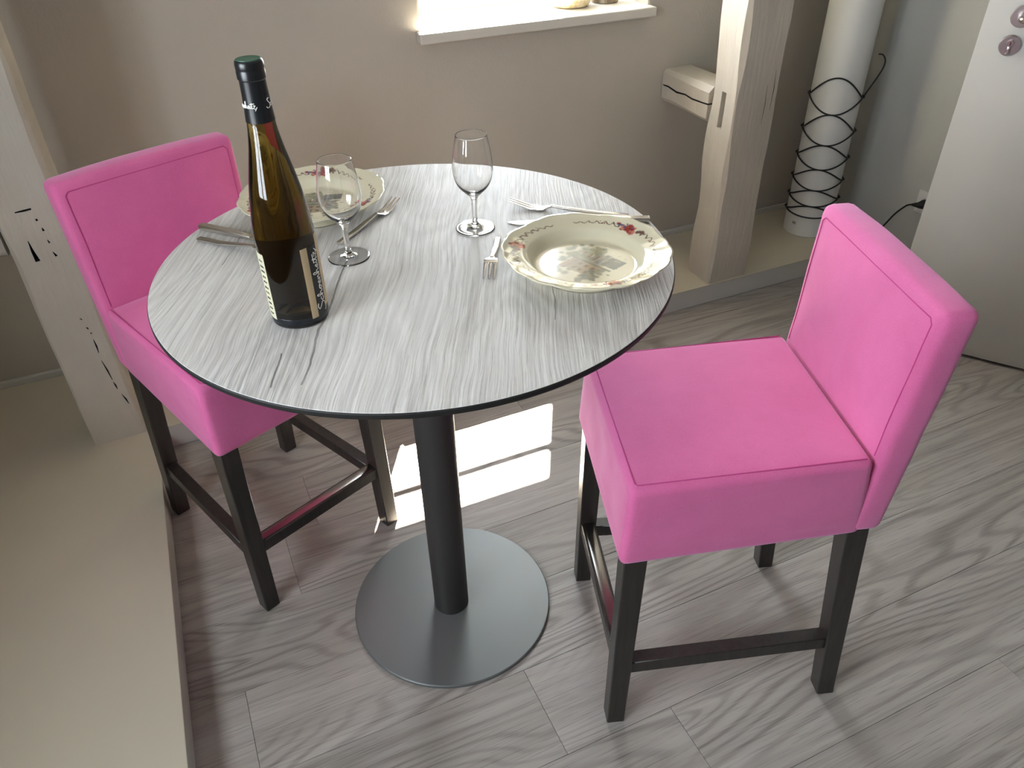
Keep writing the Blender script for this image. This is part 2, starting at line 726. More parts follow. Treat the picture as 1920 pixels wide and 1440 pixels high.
# thin skirting where wall meets plinth
bm = bmesh.new()
box(bm, XN, XW, YB - 0.012, YB + 0.001, PT, PT + 0.022, 0.004, 2)
struct('baseboard_back', bm, M['plinth_face'])

# window 1 : casement frame, transom bar, panes and the deep sill board
win = empty('window_1', ((WX0 + WX1) / 2, 1.48, WZ0))
win['kind'] = 'structure'
cx, cyw, cz = win.location


def wpart(name, fn, mat, parent=win, sm=False):
    b = bmesh.new()
    fn(b)
    bmesh.ops.translate(b, verts=b.verts[:], vec=(-cx, -cyw, -cz))
    return from_bm(name, b, mat, parent, sm)


FR = 0.045


def _frame(b):
    box(b, WX0, WX0 + FR, 1.475, 1.515, 0.917, WZ1, 0.003)
    box(b, WX1 - FR, WX1, 1.475, 1.515, 0.917, WZ1, 0.003)
    box(b, WX0 + FR, WX1 - FR, 1.475, 1.515, 0.917, 0.975, 0.003)
    box(b, WX0 + FR, WX1 - FR, 1.475, 1.515, WZ1 - FR, WZ1, 0.003)


wpart('frame', _frame, M['frame'])
wpart('glazing_bar', lambda b: box(b, WX0 + FR, WX1 - FR, 1.482, 1.508, 1.558, 1.576, 0.002), M['frame'])
wpart('pane', lambda b: box(b, WX0 + FR, WX1 - FR, 1.493, 1.497, 0.975, 1.558), M['pane'])
wpart('pane', lambda b: box(b, WX0 + FR, WX1 - FR, 1.493, 1.497, 1.576, WZ1 - FR), M['pane'])


def _sill(b):
    pts = [(WX0 - 0.012, 1.198), (WX1 + 0.0, 1.198), (WX1 + 0.0, 1.24), (WX1, 1.474), (WX0, 1.474), (WX0, 1.24)]
    box(b, WX0 - 0.010, WX1 + 0.004, 1.198, 1.2405, 0.887, 0.917, 0.005, 3)
    box(b, WX0 + 0.0005, WX1 - 0.0005, 1.235, 1.475, 0.8935, 0.9168)


wpart('window_sill', _sill, M['sill'], sm=True)


def _reveal(b):
    box(b, WX0 - 0.0, WX0 + 0.006, 1.2405, 1.474, 0.917, WZ1 - 0.006)
    box(b, WX1 - 0.006, WX1, 1.2405, 1.474, 0.917, WZ1 - 0.006)
    box(b, WX0, WX1, 1.2405, 1.474, WZ1 - 0.006, WZ1)


wpart('reveal_lining', _reveal, M['frame'])

# window 2 in the left wall (outside the picture)
w2 = empty('window_2', (XL - 0.08, (SY0 + SY1) / 2, SZ0))
w2['kind'] = 'structure'


def w2part(name, y0, y1, z0, z1, dx, mat):
    b = bmesh.new()
    box(b, -dx, dx, y0 - w2.location.y, y1 - w2.location.y, z0 - SZ0, z1 - SZ0, 0.002 if dx > 0.01 else 0)
    return from_bm(name, b, mat, w2, False)


ym = (SY0 + SY1) / 2
for y0, y1 in ((SY0, SY0 + 0.06), (SY1 - 0.06, SY1), (ym - 0.04, ym + 0.04)):
    w2part('frame', y0, y1, SZ0, SZ1, 0.03, M['frame'])
for y0, y1 in ((SY0 + 0.06, ym - 0.04), (ym + 0.04, SY1 - 0.06)):
    for z0, z1 in ((SZ0, SZ0 + 0.06), (SZ1 - 0.06, SZ1)):
        w2part('frame', y0, y1, z0, z1, 0.03, M['frame'])
    w2part('pane', y0, y1, SZ0 + 0.06, SZ1 - 0.06, 0.002, M['pane'])

# door leaf, hinged on the right wall and standing open
du = Vector((0.566, -0.825, 0)).normalized()
dn = Vector((-du.y, du.x, 0))           # points away from the camera
door = empty('door_1', (1.681, 0.399, 0), math.atan2(du.y, du.x))
door['kind'] = 'structure'
bm = bmesh.new()
box(bm, 0.0, 0.80, 0.0, 0.040, 0.010, 2.03, 0.002, 2)
from_bm('door_leaf', bm, M['door'], door)


def disc_on_door(name, x, z, r, th, parent, mat, y0=0.0, n=48):
    b = bmesh.new()
    lathe(b, [(0, 0), (r * 0.98, 0), (r, 0.001), (r, th * 0.55), (r * 0.90, th), (0, th)], n)
    bmesh.ops.rotate(b, verts=b.verts[:], cent=(0, 0, 0), matrix=Matrix.Rotation(PI / 2, 3, 'X'))
    bmesh.ops.translate(b, verts=b.verts[:], vec=(x, y0, z))
    return from_bm(name, b, mat, parent, True, 30)


rose = disc_on_door('handle_rose', 0.0845, 0.986, 0.0265, 0.009, door, M['chrome'])
bm = bmesh.new()
tube(bm, catmull([(0.0845, -0.006, 0.986), (0.0845, -0.035, 0.986), (0.089, -0.048, 0.986), (0.105, -0.053, 0.987), (0.14, -0.053, 0.987), (0.20, -0.051, 0.987)], 6), 0.0095, 14)
from_bm('lever', bm, M['chrome'], rose)
esc = disc_on_door('lock_escutcheon', 0.0785, 0.9165, 0.0255, 0.009, door, M['chrome'])
bm = bmesh.new()
lathe(bm, [(0, 0), (0.0085, 0), (0.0085, 0.004), (0.0078, 0.005), (0, 0.005)], 32)
box(bm, -0.0048, 0.0048, -0.026, -0.004, 0.0, 0.0042, 0.001)
bmesh.ops.rotate(bm, verts=bm.verts[:], cent=(0, 0, 0), matrix=Matrix.Rotation(PI / 2, 3, 'X'))
bmesh.ops.translate(bm, verts=bm.verts[:], vec=(0.0785, -0.0085, 0.9225))
cyl = from_bm('lock_cylinder', bm, M['steel'], esc)
bm = bmesh.new()
box(bm, 0.0785 - 0.0009, 0.0785 + 0.0009, -0.0142, -0.0132, 0.918, 0.927)
from_bm('keyhole', bm, M['dark'], esc)
# door casing on the right wall
bm = bmesh.new()
box(bm, XW - 0.012, XW + 0.13, DY1 - 0.03, DY1 + 0.05, 0, DZ + 0.05, 0.003)
box(bm, XW - 0.012, XW + 0.13, DY0 - 0.05, DY0 + 0.03, 0, DZ + 0.05, 0.003)
box(bm, XW - 0.012, XW + 0.13, DY0 + 0.03, DY1 - 0.03, DZ - 0.03, DZ + 0.05, 0.003)
struct('trim_5', bm, M['door'])


# ------------------------------------------------------------------ old timbers
def timber(name, x0, x1, y0, y1, z0, z1, seed, amp=0.005, cham=0.012, nz=48, axis='z', lean=(0, 0)):
    """hewn beam: rounded-rectangle section swept along z (or y) with uneven edges"""
    bm = bmesh.new()
    rings = []
    per = 10
    for i in range(nz + 1):
        t = i / nz
        z = z0 + (z1 - z0) * t if axis == 'z' else y0 + (y1 - y0) * t
        pts = []
        a0, a1, b0, b1 = (x0, x1, y0, y1) if axis == 'z' else (x0, x1, z0, z1)
        ch = [cham * (0.35 + 1.5 * max(0, mnoise.noise(Vector((seed * 3.1 + c * 7.7, z * 4.2, 1.0))) + 0.25)) for c in range(4)]
        cs = [(a0, b0), (a1, b0), (a1, b1), (a0, b1)]
        for c in range(4):
            p, q = Vector(cs[c]), Vector(cs[(c + 1) % 4])
            d = (q - p).normalized()
            L = (q - p).length
            for k in range(per + 1):
                s = ch[c] + (L - ch[c] - ch[(c + 1) % 4]) * k / per
                pts.append(p + d * s)
        ring = []
        for p in pts:
            w = Vector((p.x * 9 + seed, p.y * 9, z * 3.3))
            dx = mnoise.noise(w) * amp + mnoise.noise(w * 3.7) * amp * 0.35
            dy = mnoise.noise(w + Vector((31, 7, 3))) * amp + mnoise.noise(w * 3.7 + Vector((5, 5, 5))) * amp * 0.35
            X, Y = p.x + dx + lean[0] * t, p.y + dy + lean[1] * t
            ring.append(bm.verts.new((X, Y, z) if axis == 'z' else (X, z, Y)))
        rings.append(ring)
    n = len(rings[0])
    for a, b in zip(rings[:-1], rings[1:]):
        for k in range(n):
            bm.faces.new((a[k], a[(k + 1) % n], b[(k + 1) % n], b[k]))
    bm.faces.new(rings[0][::-1])
    bm.faces.new(rings[-1])
    return from_bm(name, bm, M['timber'], None, True, 45)


def cutter(pts_front, depth_vec, mat=None):
    """prism cutter: polygon extruded both ways along depth_vec"""
    bm = bmesh.new()
    d = Vector(depth_vec)
    a = [bm.verts.new(Vector(p) - d * 0.35) for p in pts_front]
    b = [bm.verts.new(Vector(p) + d) for p in pts_front]
    n = len(a)
    bm.faces.new(a)
    bm.faces.new(b[::-1])
    for k in range(n):
        bm.faces.new((a[k], b[k], b[(k + 1) % n], a[(k + 1) % n]))
    return from_bm('cutter', bm, mat or M['dark'], None, False)


def crack_poly(path, widths):
    """thin ribbon polygon around a 2D path"""
    L, Rr = [], []
    for i, p in enumerate(path):
        a = Vector(path[max(i - 1, 0)])
        b = Vector(path[min(i + 1, len(path) - 1)])
        t = (b - a).normalized()
        nrm = Vector((-t.y, t.x))
        L.append(Vector(p) + nrm * widths[i] / 2)
        Rr.append(Vector(p) - nrm * widths[i] / 2)
    return L + Rr[::-1]


# right-hand post with an empty mortise in its left face
post_r = timber('timber_post', 1.287, 1.452, 0.836, 0.965, PT, ZC, 2.0, 0.0035, 0.012, 70)
tag(post_r, 'white-painted hewn post with an empty mortise, standing right of the window', 'post')
cuts = [cutter([(1.285, 0.887, 0.607), (1.285, 0.909, 0.607), (1.285, 0.909, 0.717), (1.285, 0.887, 0.717)], (0.05, 0, 0), M['timber'])]
for x, za, zb in ((1.40, 0.62, 0.74), (1.425, 0.66, 0.78)):
    c2 = crack_poly([(x, za), (x + 0.003, (za + zb) / 2), (x - 0.001, zb)], [0.0006, 0.0022, 0.0006])
    cuts.append(cutter([(p.x, 0.834, p.y) for p in c2], (0, 0.02, 0)))
boolean_cut(post_r, cuts)

# short rail from the back wall into that post
rail_r = timber('timber_rail', 1.292, 1.41, 0.974, 1.236, 0.603, 0.712, 5.0, 0.0035, 0.010, 14, axis='y')
tag(rail_r, 'short white-painted rail stub split lengthwise, running from back wall into the mortised post', 'beam')
c2 = crack_poly([(0.96, 0.661), (1.0, 0.658), (1.06, 0.655), (1.10, 0.659), (1.15, 0.654), (1.20, 0.661), (1.225, 0.660), (1.232, 0.6615)],
                [0.005, 0.0045, 0.0052, 0.0046, 0.0058, 0.0055, 0.004, 0.001])
boolean_cut(rail_r, [cutter([(1.288, p.x, p.y) for p in c2], (0.06, 0, 0))])

# left-hand post with a pegged joint and a long crack
post_l = timber('timber_post', -0.700, -0.566, 0.832, 0.985, PT, ZC, 9.0, 0.004, 0.007, 60)
tag(post_l, 'white-painted post with cracked joint, standing behind the left pink bar chair', 'post')
cuts = []


def crk(path, w):
    c = crack_poly(path, [x * 1.35 for x in w])
    cuts.append(cutter([(p.x, 0.830, p.y) for p in c], (0, 0.07, 0)))


crk([(-0.657, 0.7335), (-0.640, 0.7345), (-0.624, 0.736)], [0.002, 0.0034, 0.003])
crk([(-0.655, 0.665), (-0.6545, 0.640), (-0.652, 0.6135)], [0.0008, 0.0045, 0.0078])
crk([(-0.6225, 0.712), (-0.6215, 0.707)], [0.003, 0.003])
crk([(-0.618, 0.690), (-0.617, 0.682)], [0.001, 0.004])
crk([(-0.617, 0.660), (-0.615, 0.652)], [0.001, 0.003])
crk([(-0.616, 0.630), (-0.612, 0.618)], [0.001, 0.004])
z = 0.47
for x0_, z0_, x1_, z1_, w in ((-0.617, 0.452, -0.613, 0.446, 0.002), (-0.611, 0.425, -0.608, 0.418, 0.003), (-0.607, 0.408, -0.605, 0.404, 0.003),
                              (-0.606, 0.388, -0.606, 0.348, 0.003), (-0.607, 0.325, -0.600, 0.262, 0.0028), (-0.600, 0.256, -0.597, 0.232, 0.003),
                              (-0.592, 0.214, -0.584, 0.180, 0.003)):
    crk([(x0_, z0_), ((x0_ + x1_) / 2 + 0.0008, (z0_ + z1_) / 2), (x1_, z1_)], [0.0008, w, 0.0008])
boolean_cut(post_l, cuts)
# rail leaving that post to the left
rail_l = timber('timber_rail', -1.5, -0.694, 0.850, 0.960, 0.62, 0.76, 14.0, 0.004, 0.012, 3)
bpy.data.objects.remove(rail_l)
bm = bmesh.new()
N = 24
rings = []
for i in range(N + 1):
    x = XN + 0.003 + (-0.7085 - XN - 0.003) * i / N
    ring = []
    for k in range(16):
        a = 2 * PI * k / 16
        s = lambda v: math.copysign(abs(v) ** 0.35, v)
        yy = 0.905 + 0.055 * s(math.cos(a))
        zz = 0.690 + 0.064 * s(math.sin(a))
        w = Vector((x * 5, yy * 9, zz * 9))
        ring.append(bm.verts.new((x, yy + mnoise.noise(w) * 0.005, zz + mnoise.noise(w + Vector((9, 9, 9))) * 0.006)))
    rings.append(ring)
for a, b in zip(rings[:-1], rings[1:]):
    for k in range(16):
        bm.faces.new((a[k], a[(k + 1) % 16], b[(k + 1) % 16], b[k]))
bm.faces.new(rings[0][::-1])
bm.faces.new(rings[-1])
rail_l = from_bm('timber_rail', bm, M['timber'], None, True, 45)
tag(rail_l, 'horizontal painted rail leaving the left post at the left picture edge', 'beam')

# ------------------------------------------------------------------ table
TZ, TR = 0.859, 0.400
table = empty('bistro_table', (0, 0, 0))
tag(table, 'round bistro table, grey wood-grain top with thin black edge on a dark pedestal', 'table')
bm = bmesh.new()
lathe(bm, [(0, TZ - 0.0015), (TR - 0.0022, TZ - 0.0015), (TR - 0.0012, TZ - 0.0006), (TR - 0.0016, TZ), (0, TZ)], 192)
top = from_bm('tabletop', bm, M['tabletop'], table, True, 30)
top['label'] = 'grey-washed wood-grain table top'
bm = bmesh.new()
lathe(bm, [(0, TZ - 0.0125), (TR - 0.006, TZ - 0.0125), (TR - 0.0015, TZ - 0.010), (TR, TZ - 0.007), (TR, TZ - 0.0025), (TR - 0.001, TZ - 0.0014), (0, TZ - 0.0014)], 192)
core = from_bm('core_edge', bm, M['core'], table, True, 40)
core['label'] = 'black core edge'
bm = bmesh.new()
lathe(bm, [(0, 0.0), (0.2145, 0.0), (0.2155, 0.0012), (0.2155, 0.0065), (0.2135, 0.0085), (0, 0.0085)], 160)
pb = from_bm('base_plate', bm, M['base_metal'], table, True, 30)
pb.location = (0.004, 0.004, 0)
bm = bmesh.new()
lathe(bm, [(0.0375, 0.008), (0.0375, TZ - 0.02)], 64)
pole = from_bm('pole', bm, M['black_metal'], table, True, 60)
bm = bmesh.new()
lathe(bm, [(0.0, TZ - 0.021), (0.11, TZ - 0.021), (0.115, TZ - 0.018), (0.115, TZ - 0.0125), (0, TZ - 0.0125)], 64)
from_bm('top_flange', bm, M['black_metal'], table, True, 30)


# ------------------------------------------------------------------ bar chairs
def make_chair():
    root = empty('bar_chair', (0, 0, 0))
    zk, zf, zr = 0.466, 0.612, 0.626
    # seat cushion with skirt
    bm = bmesh.new()
    hull8(bm, [(-0.190, -0.176, zk - 0.004), (0.212, -0.191, zk - 0.012), (0.212, 0.191, zk - 0.012), (-0.190, 0.176, zk - 0.004)],
          [(-0.170, -0.181, zr), (0.204, -0.185, zf), (0.204, 0.185, zf), (-0.170, 0.181, zr)], 0.013, 4)
    # open the mesh up for gentle padding
    bmesh.ops.subdivide_edges(bm, edges=[e for e in bm.edges if e.calc_length() > 0.08], cuts=19, use_grid_fill=True)
    for v in bm.verts:
        c = v.co
        if c.z > 0.59:
            u = max(0, 1 - (c.x - 0.02) ** 2 / 0.19 ** 2) * max(0, 1 - c.y ** 2 / 0.18 ** 2)
            c.z += 0.009 * u
        elif 0.49 < c.z:
            wv = mnoise.noise(Vector((c.x * 14, c.y * 14, c.z * 10))) * 0.003
            if c.z > 0.565 and c.x > 0.02:
                wv += mnoise.noise(Vector((c.x * 90, c.y * 60, c.z * 45))) * 0.0022
            if abs(c.y) > 0.16:
                c.y += math.copysign(wv, c.y)
            elif c.x > 0.18:
                c.x += wv
    from_bm('seat', bm, M['fabric'], root, True, 50)
    seat = root.children[-1]
    bm = bmesh.new()
    se = [(-0.160, -0.172, zr + 0.0005), (0.190, -0.172, zf + 0.0005), (0.194, -0.168, zf + 0.0005), (0.194, 0.168, zf + 0.0005), (0.190, 0.172, zf + 0.0005), (-0.160, 0.172, zr + 0.0005)]
    tube(bm, se, 0.0012, 6)
    from_bm('seam', bm, M['seam'], seat)
    # backrest: cushion slab reaching down to the skirt hem
    bm = bmesh.new()
    zb = 0.883
    hull8(bm, [(-0.222, -0.178, zk + 0.001), (-0.165, -0.178, zk + 0.001), (-0.165, 0.178, zk + 0.001), (-0.222, 0.178, zk + 0.001)],
          [(-0.248, -0.187, zb), (-0.191, -0.187, zb), (-0.191, 0.187, zb), (-0.248, 0.187, zb)], 0.016, 4)
    bmesh.ops.subdivide_edges(bm, edges=[e for e in bm.edges if e.calc_length() > 0.08], cuts=9, use_grid_fill=True)
    for v in bm.verts:
        c = v.co
        u = max(0, 1 - c.y ** 2 / 0.17 ** 2)
        if 0.64 < c.z < 0.86 and c.x > -0.21:
            c.x += 0.006 * u * math.sin(PI * (c.z - 0.64) / 0.22)
        if c.z > 0.86:
            c.z += 0.004 * u
        if c.z > 0.64:
            c.x += mnoise.noise(Vector((c.x * 6, c.y * 11, c.z * 11))) * 0.002
    back = from_bm('backrest', bm, M['fabric'], root, True, 50)
    bm = bmesh.new()
    fx = lambda z: -0.165 - 0.026 * (z - 0.467) / (0.883 - 0.467)
    sb = [(fx(0.625), -0.1645, 0.625), (fx(0.75), -0.165, 0.75), (fx(0.858), -0.168, 0.858), (fx(0.865), -0.161, 0.865), (fx(0.865), 0.161, 0.865), (fx(0.858), 0.168, 0.858), (fx(0.75), 0.165, 0.75), (fx(0.625), 0.1645, 0.625)]
    fine_sb = []
    for p, q in zip(sb[:-1], sb[1:]):
        for k in range(8):
            fine_sb.append(Vector(p).lerp(Vector(q), k / 8))
    fine_sb.append(Vector(sb[-1]))
    for c in fine_sb:
        u = max(0, 1 - c.y ** 2 / 0.17 ** 2)
        if 0.64 < c.z < 0.86:
            c.x += 0.006 * u * math.sin(PI * (c.z - 0.64) / 0.22)
        if c.z > 0.64:
            c.x += mnoise.noise(Vector((c.x * 6, c.y * 11, c.z * 11))) * 0.002
    tube(bm, fine_sb, 0.0011, 6)
    from_bm('seam', bm, M['seam'], back)

    # legs
    def leg(xt, yt, xb, yb, wt=0.0195, wb=0.0168):
        b = bmesh.new()
        hull8(b, [(xb - wb, yb - wb, 0), (xb + wb, yb - wb, 0), (xb + wb, yb + wb, 0), (xb - wb, yb + wb, 0)],
              [(xt - wt, yt - wt, 0.50), (xt + wt, yt - wt, 0.50), (xt + wt, yt + wt, 0.50), (xt - wt, yt + wt, 0.50)], 0.0018, 1)
        return from_bm('leg', b, M['darkwood'], root, True, 40)
    for s in (1, -1):
        leg(0.183, s * 0.163, 0.189, s * 0.172)
        leg(-0.186, s * 0.148, -0.236, s * 0.161)
    # side stretchers and front footrest
    for s in (1, -1):
        b = bmesh.new()
        hull8(b, [(-0.216, s * 0.155 - 0.0135, 0.142), (0.180, s * 0.168 - 0.0135, 0.148), (0.180, s * 0.168 + 0.0135, 0.148), (-0.216, s * 0.155 + 0.0135, 0.142)],
              [(-0.212, s * 0.155 - 0.0135, 0.172), (0.180, s * 0.168 - 0.0135, 0.178), (0.180, s * 0.168 + 0.0135, 0.178), (-0.212, s * 0.155 + 0.0135, 0.172)], 0.0016, 1)
        from_bm('stretcher', b, M['darkwood'], root, True, 40)
    b = bmesh.new()
    box(b, 0.172, 0.202, -0.162, 0.162, 0.165, 0.195, 0.0016, 1)
    fr = from_bm('footrest', b, M['darkwood'], root, True, 40)
    b = bmesh.new()
    box(b, 0.177, 0.197, -0.154, 0.154, 0.1945, 0.1962, 0.0008, 2)
    from_bm('footrest_plate', b, M['foot_metal'], fr, True, 40)['label'] = 'polished metal strip on the footrest'
    return root


ch = make_chair()
ch.location = (0.4254, -0.2785, 0)
ch.rotation_euler.z = 2.8206
tag(ch, 'bright pink upholstered bar chair on the right, seat facing the table', 'chair', 'pink bar chairs at the round table')
ch2 = copy_tree(ch)
ch2.location = (-0.2838, 0.4139, 0)
ch2.rotation_euler.z = -1.1769
tag(ch2, 'pink upholstered bar chair on the left, half hidden behind table top and wine bottle', 'chair', 'pink bar chairs at the round table')


# ------------------------------------------------------------------ script lettering
GL = {   # cursive strokes, x-height 1
    'S': ([(0.95, 2.35), (0.55, 2.55), (0.2, 2.1), (0.55, 1.35), (0.95, 0.6), (0.6, -0.25), (-0.1, -0.35), (-0.35, 0.1)], 1.05),
    'c': ([(0.55, 0.85), (0.3, 1.0), (0.05, 0.5), (0.3, 0.0), (0.7, 0.3)], 0.7),
    'h': ([(0.0, 0.2), (0.35, 1.6), (0.25, 2.2), (0.1, 1.6), (0.1, 0.0), (0.3, 0.8), (0.5, 0.9), (0.55, 0.2), (0.75, 0.1)], 0.8),
    'o': ([(0.0, 0.2), (0.3, 0.95), (0.05, 0.5), (0.3, 0.0), (0.55, 0.5), (0.35, 0.95), (0.75, 0.7)], 0.75),
    'e': ([(0.0, 0.3), (0.4, 0.6), (0.35, 1.0), (0.1, 0.6), (0.2, 0.05), (0.6, 0.25)], 0.6),
    'n': ([(0.0, 0.3), (0.1, 0.95), (0.12, 0.0), (0.35, 0.9), (0.5, 0.8), (0.52, 0.1), (0.75, 0.3)], 0.75),
    'i': ([(0.0, 0.3), (0.15, 0.95), (0.15, 0.1), (0.4, 0.3)], 0.4),
    't': ([(0.0, 0.3), (0.25, 1.9), (0.2, 0.1), (0.5, 0.3)], 0.5),
    'z': ([(0.0, 0.9), (0.55, 0.95), (0.1, 0.1), (0.6, -0.1), (0.4, -0.7), (0.95, 0.5)], 0.9),
}


def script_strokes(text):
    x = 0.0
    out = []
    for chh in text:
        if chh == ' ':
            x += 0.9
            continue
        p, adv = GL[chh]
        out.append([(x + a, b) for a, b in p])
        if chh == 't':
            out.append([(x - 0.25, 1.35), (x + 0.9, 1.55)])
        if chh == 'i':
            out.append([(x + 0.15, 1.35), (x + 0.22, 1.42)])
        x += adv
    return out, x


# ------------------------------------------------------------------ wine bottle
bx, by = -0.204, -0.101
bottle = empty('wine_bottle', (bx, by, TZ))
tag(bottle, 'tall olive-green flute wine bottle with black capsule, standing on the table', 'bottle')
PROF = [(0.0, 0.026), (0.018, 0.018), (0.030, 0.0005), (0.0345, 0.0005), (0.0372, 0.0025), (0.0384, 0.007), (0.0386, 0.06), (0.0386, 0.115),
        (0.0382, 0.13), (0.0371, 0.145), (0.0354, 0.16), (0.0327, 0.18), (0.0290, 0.20), (0.0248, 0.22), (0.0206, 0.24), (0.0175, 0.26),
        (0.0158, 0.28), (0.0150, 0.30), (0.0146, 0.314)]


def interp_prof(prof, n=6):
    P3 = catmull([(r, z, 0) for r, z in prof], n)
    return [(max(p.x, 0), p.y) for p in P3]


bm = bmesh.new()
pr = interp_prof(PROF[2:], 5)
lathe(bm, [(0, 0.028), (0.010, 0.025), (0.019, 0.015), (0.026, 0.004)] + pr + [(0.0146, 0.336), (0.0, 0.336)], 96)
from_bm('bottle_glass', bm, M['bottle'], bottle, True, 60)

bm = bmesh.new()
lathe(bm, [(0, 0.0004), (0.0343, 0.0003), (0.0373, 0.0025), (0.0387, 0.007), (0.0388, 0.0135), (0.0384, 0.0150), (0, 0.0152)], 96)
bb = from_bm('bottle_base', bm, simple('thick_dark_glass_base', (0.006, 0.008, 0.012), 0.12), bottle, True, 50)
bb['label'] = 'dark thick base of the bottle'


def r_at(z):
    zs = [p[1] for p in PROF[3:]]
    rs = [p[0] for p in PROF[3:]]
    return float(np.interp(z, zs, rs))


def patch(az0, az1, z0, z1, off, nA=24, nZ=10, skew=0.0, th=0.0):
    b = bmesh.new()
    g = []
    for j in range(nZ + 1):
        row = []
        for i in range(nA + 1):
            u = i / nA
            a = math.radians(az0 + (az1 - az0) * u)
            z = z0 + (z1 - z0) * j / nZ + skew * u
            r = r_at(z) + off
            row.append(b.verts.new((r * math.cos(a), r * math.sin(a), z)))
        g.append(row)
    for j in range(nZ):
        for i in range(nA):
            b.faces.new((g[j][i], g[j][i + 1], g[j + 1][i + 1], g[j + 1][i]))
    return b


def solid(b, th):
    bmesh.ops.recalc_face_normals(b, faces=b.faces[:])
    bmesh.ops.solidify(b, geom=b.faces[:], thickness=th)


CAZ = math.degrees(math.atan2(-1.067 - by, -0.310 - bx))      # azimuth toward the camera
# azimuths grow to the right of the picture
lab = patch(CAZ - 205, CAZ - 56, 0.012, 0.108, 0.0006)
solid(lab, 0.0004)
front_label = from_bm('front_label', lab, M['label_cream'], bottle)
front_label['label'] = 'cream paper label'
b = bmesh.new()
rnd = random.Random(4)
for k in range(11):
    z0 = 0.020 + k * 0.0078
    for a in np.arange(-72, -60, 4.5):
        aa = CAZ + a + rnd.uniform(-0.5, 0.5)
        L = 3.2
        pts = []
        for q in range(5):
            a2 = math.radians(aa + L * q / 4 - L / 2)
            zz = z0 + 0.0015 * math.sin(q * 2.1 + k) + rnd.uniform(-.0004, .0004)
            r = r_at(zz) + 0.0009
            pts.append((r * math.cos(a2), r * math.sin(a2), zz))
        tube(b, pts, 0.0003, 4)
from_bm('lettering', b, M['ink'], front_label)
strip = patch(CAZ + 35, CAZ + 64, 0.013, 0.113, 0.0006)
solid(strip, 0.0004)
strip = from_bm('name_strip', strip, M['label_black'], bottle)
strip['label'] = 'black paper strip with white signature'
for a0, a1, zz0, zz1 in ((21, 35.5, 0.012, 0.114), (63, 96, 0.020, 0.124)):
    t_ = patch(CAZ + a0, CAZ + a1, zz0, zz1, 0.0007, 10, 10)
    solid(t_, 0.0004)
    from_bm('side_band', t_, M['label_tan'], bottle)['label'] = 'tan paper band beside the signature'
strokes, wid = script_strokes('Schoenheitz')
b = bmesh.new()
for st in strokes:
    pts = []
    for p in catmull([(a, c, 0) for a, c in st], 5):
        z = 0.016 + (p.x + 0.35) / (wid + 0.4) * 0.092
        am = 57.0 - p.y * 7.6          # letters read bottom-up
        a2 = math.radians(CAZ + am)
        r = r_at(z) + 0.0012
        pts.append((r * math.cos(a2), r * math.sin(a2), z))
    tube(b, pts, 0.0006, 5)
sg = from_bm('lettering', b, M['white_ink'], strip)
sg['label'] = 'white handwritten signature'
# capsule
bm = bmesh.new()
cp = [(r_at(0.270) + 0.0006, 0.270), (r_at(0.285) + 0.0006, 0.285), (r_at(0.30) + 0.0006, 0.30), (r_at(0.314) + 0.0006, 0.3145), (0.0152, 0.3165), (0.0164, 0.3182),
      (0.0164, 0.3265), (0.0160, 0.3278), (0.0163, 0.3290), (0.0164, 0.3345), (0.0156, 0.3375), (0.0146, 0.3385), (0.0, 0.3385)]
lathe(bm, cp, 64)
cap = from_bm('capsule', bm, M['capsule'], bottle, True, 35)
cap['label'] = 'black foil capsule'
bm = bmesh.new()
lathe(bm, [(0, 0.3384), (0.0140, 0.3384), (0.0138, 0.3392), (0.0125, 0.3390), (0.0, 0.3390)], 48)
for k in range(3):
    pass
ct = from_bm('capsule_top', bm, M['capsule_top'], cap, True, 35)
ct['label'] = 'green top of the capsule'
b = bmesh.new()
for text, a0 in (('oenheitz', -92.0), ('Schoen', 42.0)):
    strokes, wid = script_strokes(text)
    for st in strokes:
        pts = []
        for p in catmull([(a, c, 0) for a, c in st], 5):
            a2 = math.radians(CAZ + a0 + p.x * 16.5)
            z = 0.2875 + p.y * 0.0036
            r = r_at(z) + 0.0011
            pts.append((r * math.cos(a2), r * math.sin(a2), z))
        tube(b, pts, 0.0005, 5)
from_bm('lettering', b, M['white_ink'], cap)


# ------------------------------------------------------------------ glasses
def make_glass():
    g = empty('wine_glass', (0, 0, 0))
    outer = [(0.0, 0.0012), (0.024, 0.0008), (0.0318, 0.0), (0.0325, 0.0010), (0.0318, 0.0024), (0.022, 0.0036), (0.010, 0.0058), (0.0056, 0.0098), (0.0043, 0.018),
             (0.0042, 0.034), (0.0050, 0.048), (0.0070, 0.0555), (0.0140, 0.0630), (0.0232, 0.0725), (0.0290, 0.083), (0.0318, 0.0945), (0.0325, 0.105), (0.0316, 0.119),
             (0.0292, 0.135), (0.0265, 0.149), (0.02490, 0.1570)]
    inner = [(0.02435, 0.1572), (0.0258, 0.149), (0.0285, 0.135), (0.0309, 0.119), (0.0317, 0.105), (0.0310, 0.0945), (0.0281, 0.0835), (0.0220, 0.0738), (0.0125, 0.0652), (0.0055, 0.0618), (0.0, 0.0612)]
    o3 = interp_prof(outer[1:], 4)
    i3 = interp_prof(inner, 4)
    bm = bmesh.new()
    lathe(bm, [outer[0]] + o3 + i3[:-1] + [(0.0, 0.0612)], 72)
    from_bm('bowl_and_stem', bm, M['glass'], g, True, 70)
    return g


g1 = make_glass()
g1.location = (0.1205, 0.052, TZ)
tag(g1, 'empty stemmed tasting glass standing alone near the far side of the table', 'glass', 'stemmed tasting glasses on the table')
g2 = copy_tree(g1)
g2.location = (-0.098, 0.043, TZ)
tag(g2, 'empty stemmed tasting glass standing close to the wine bottle', 'glass', 'stemmed tasting glasses on the table')

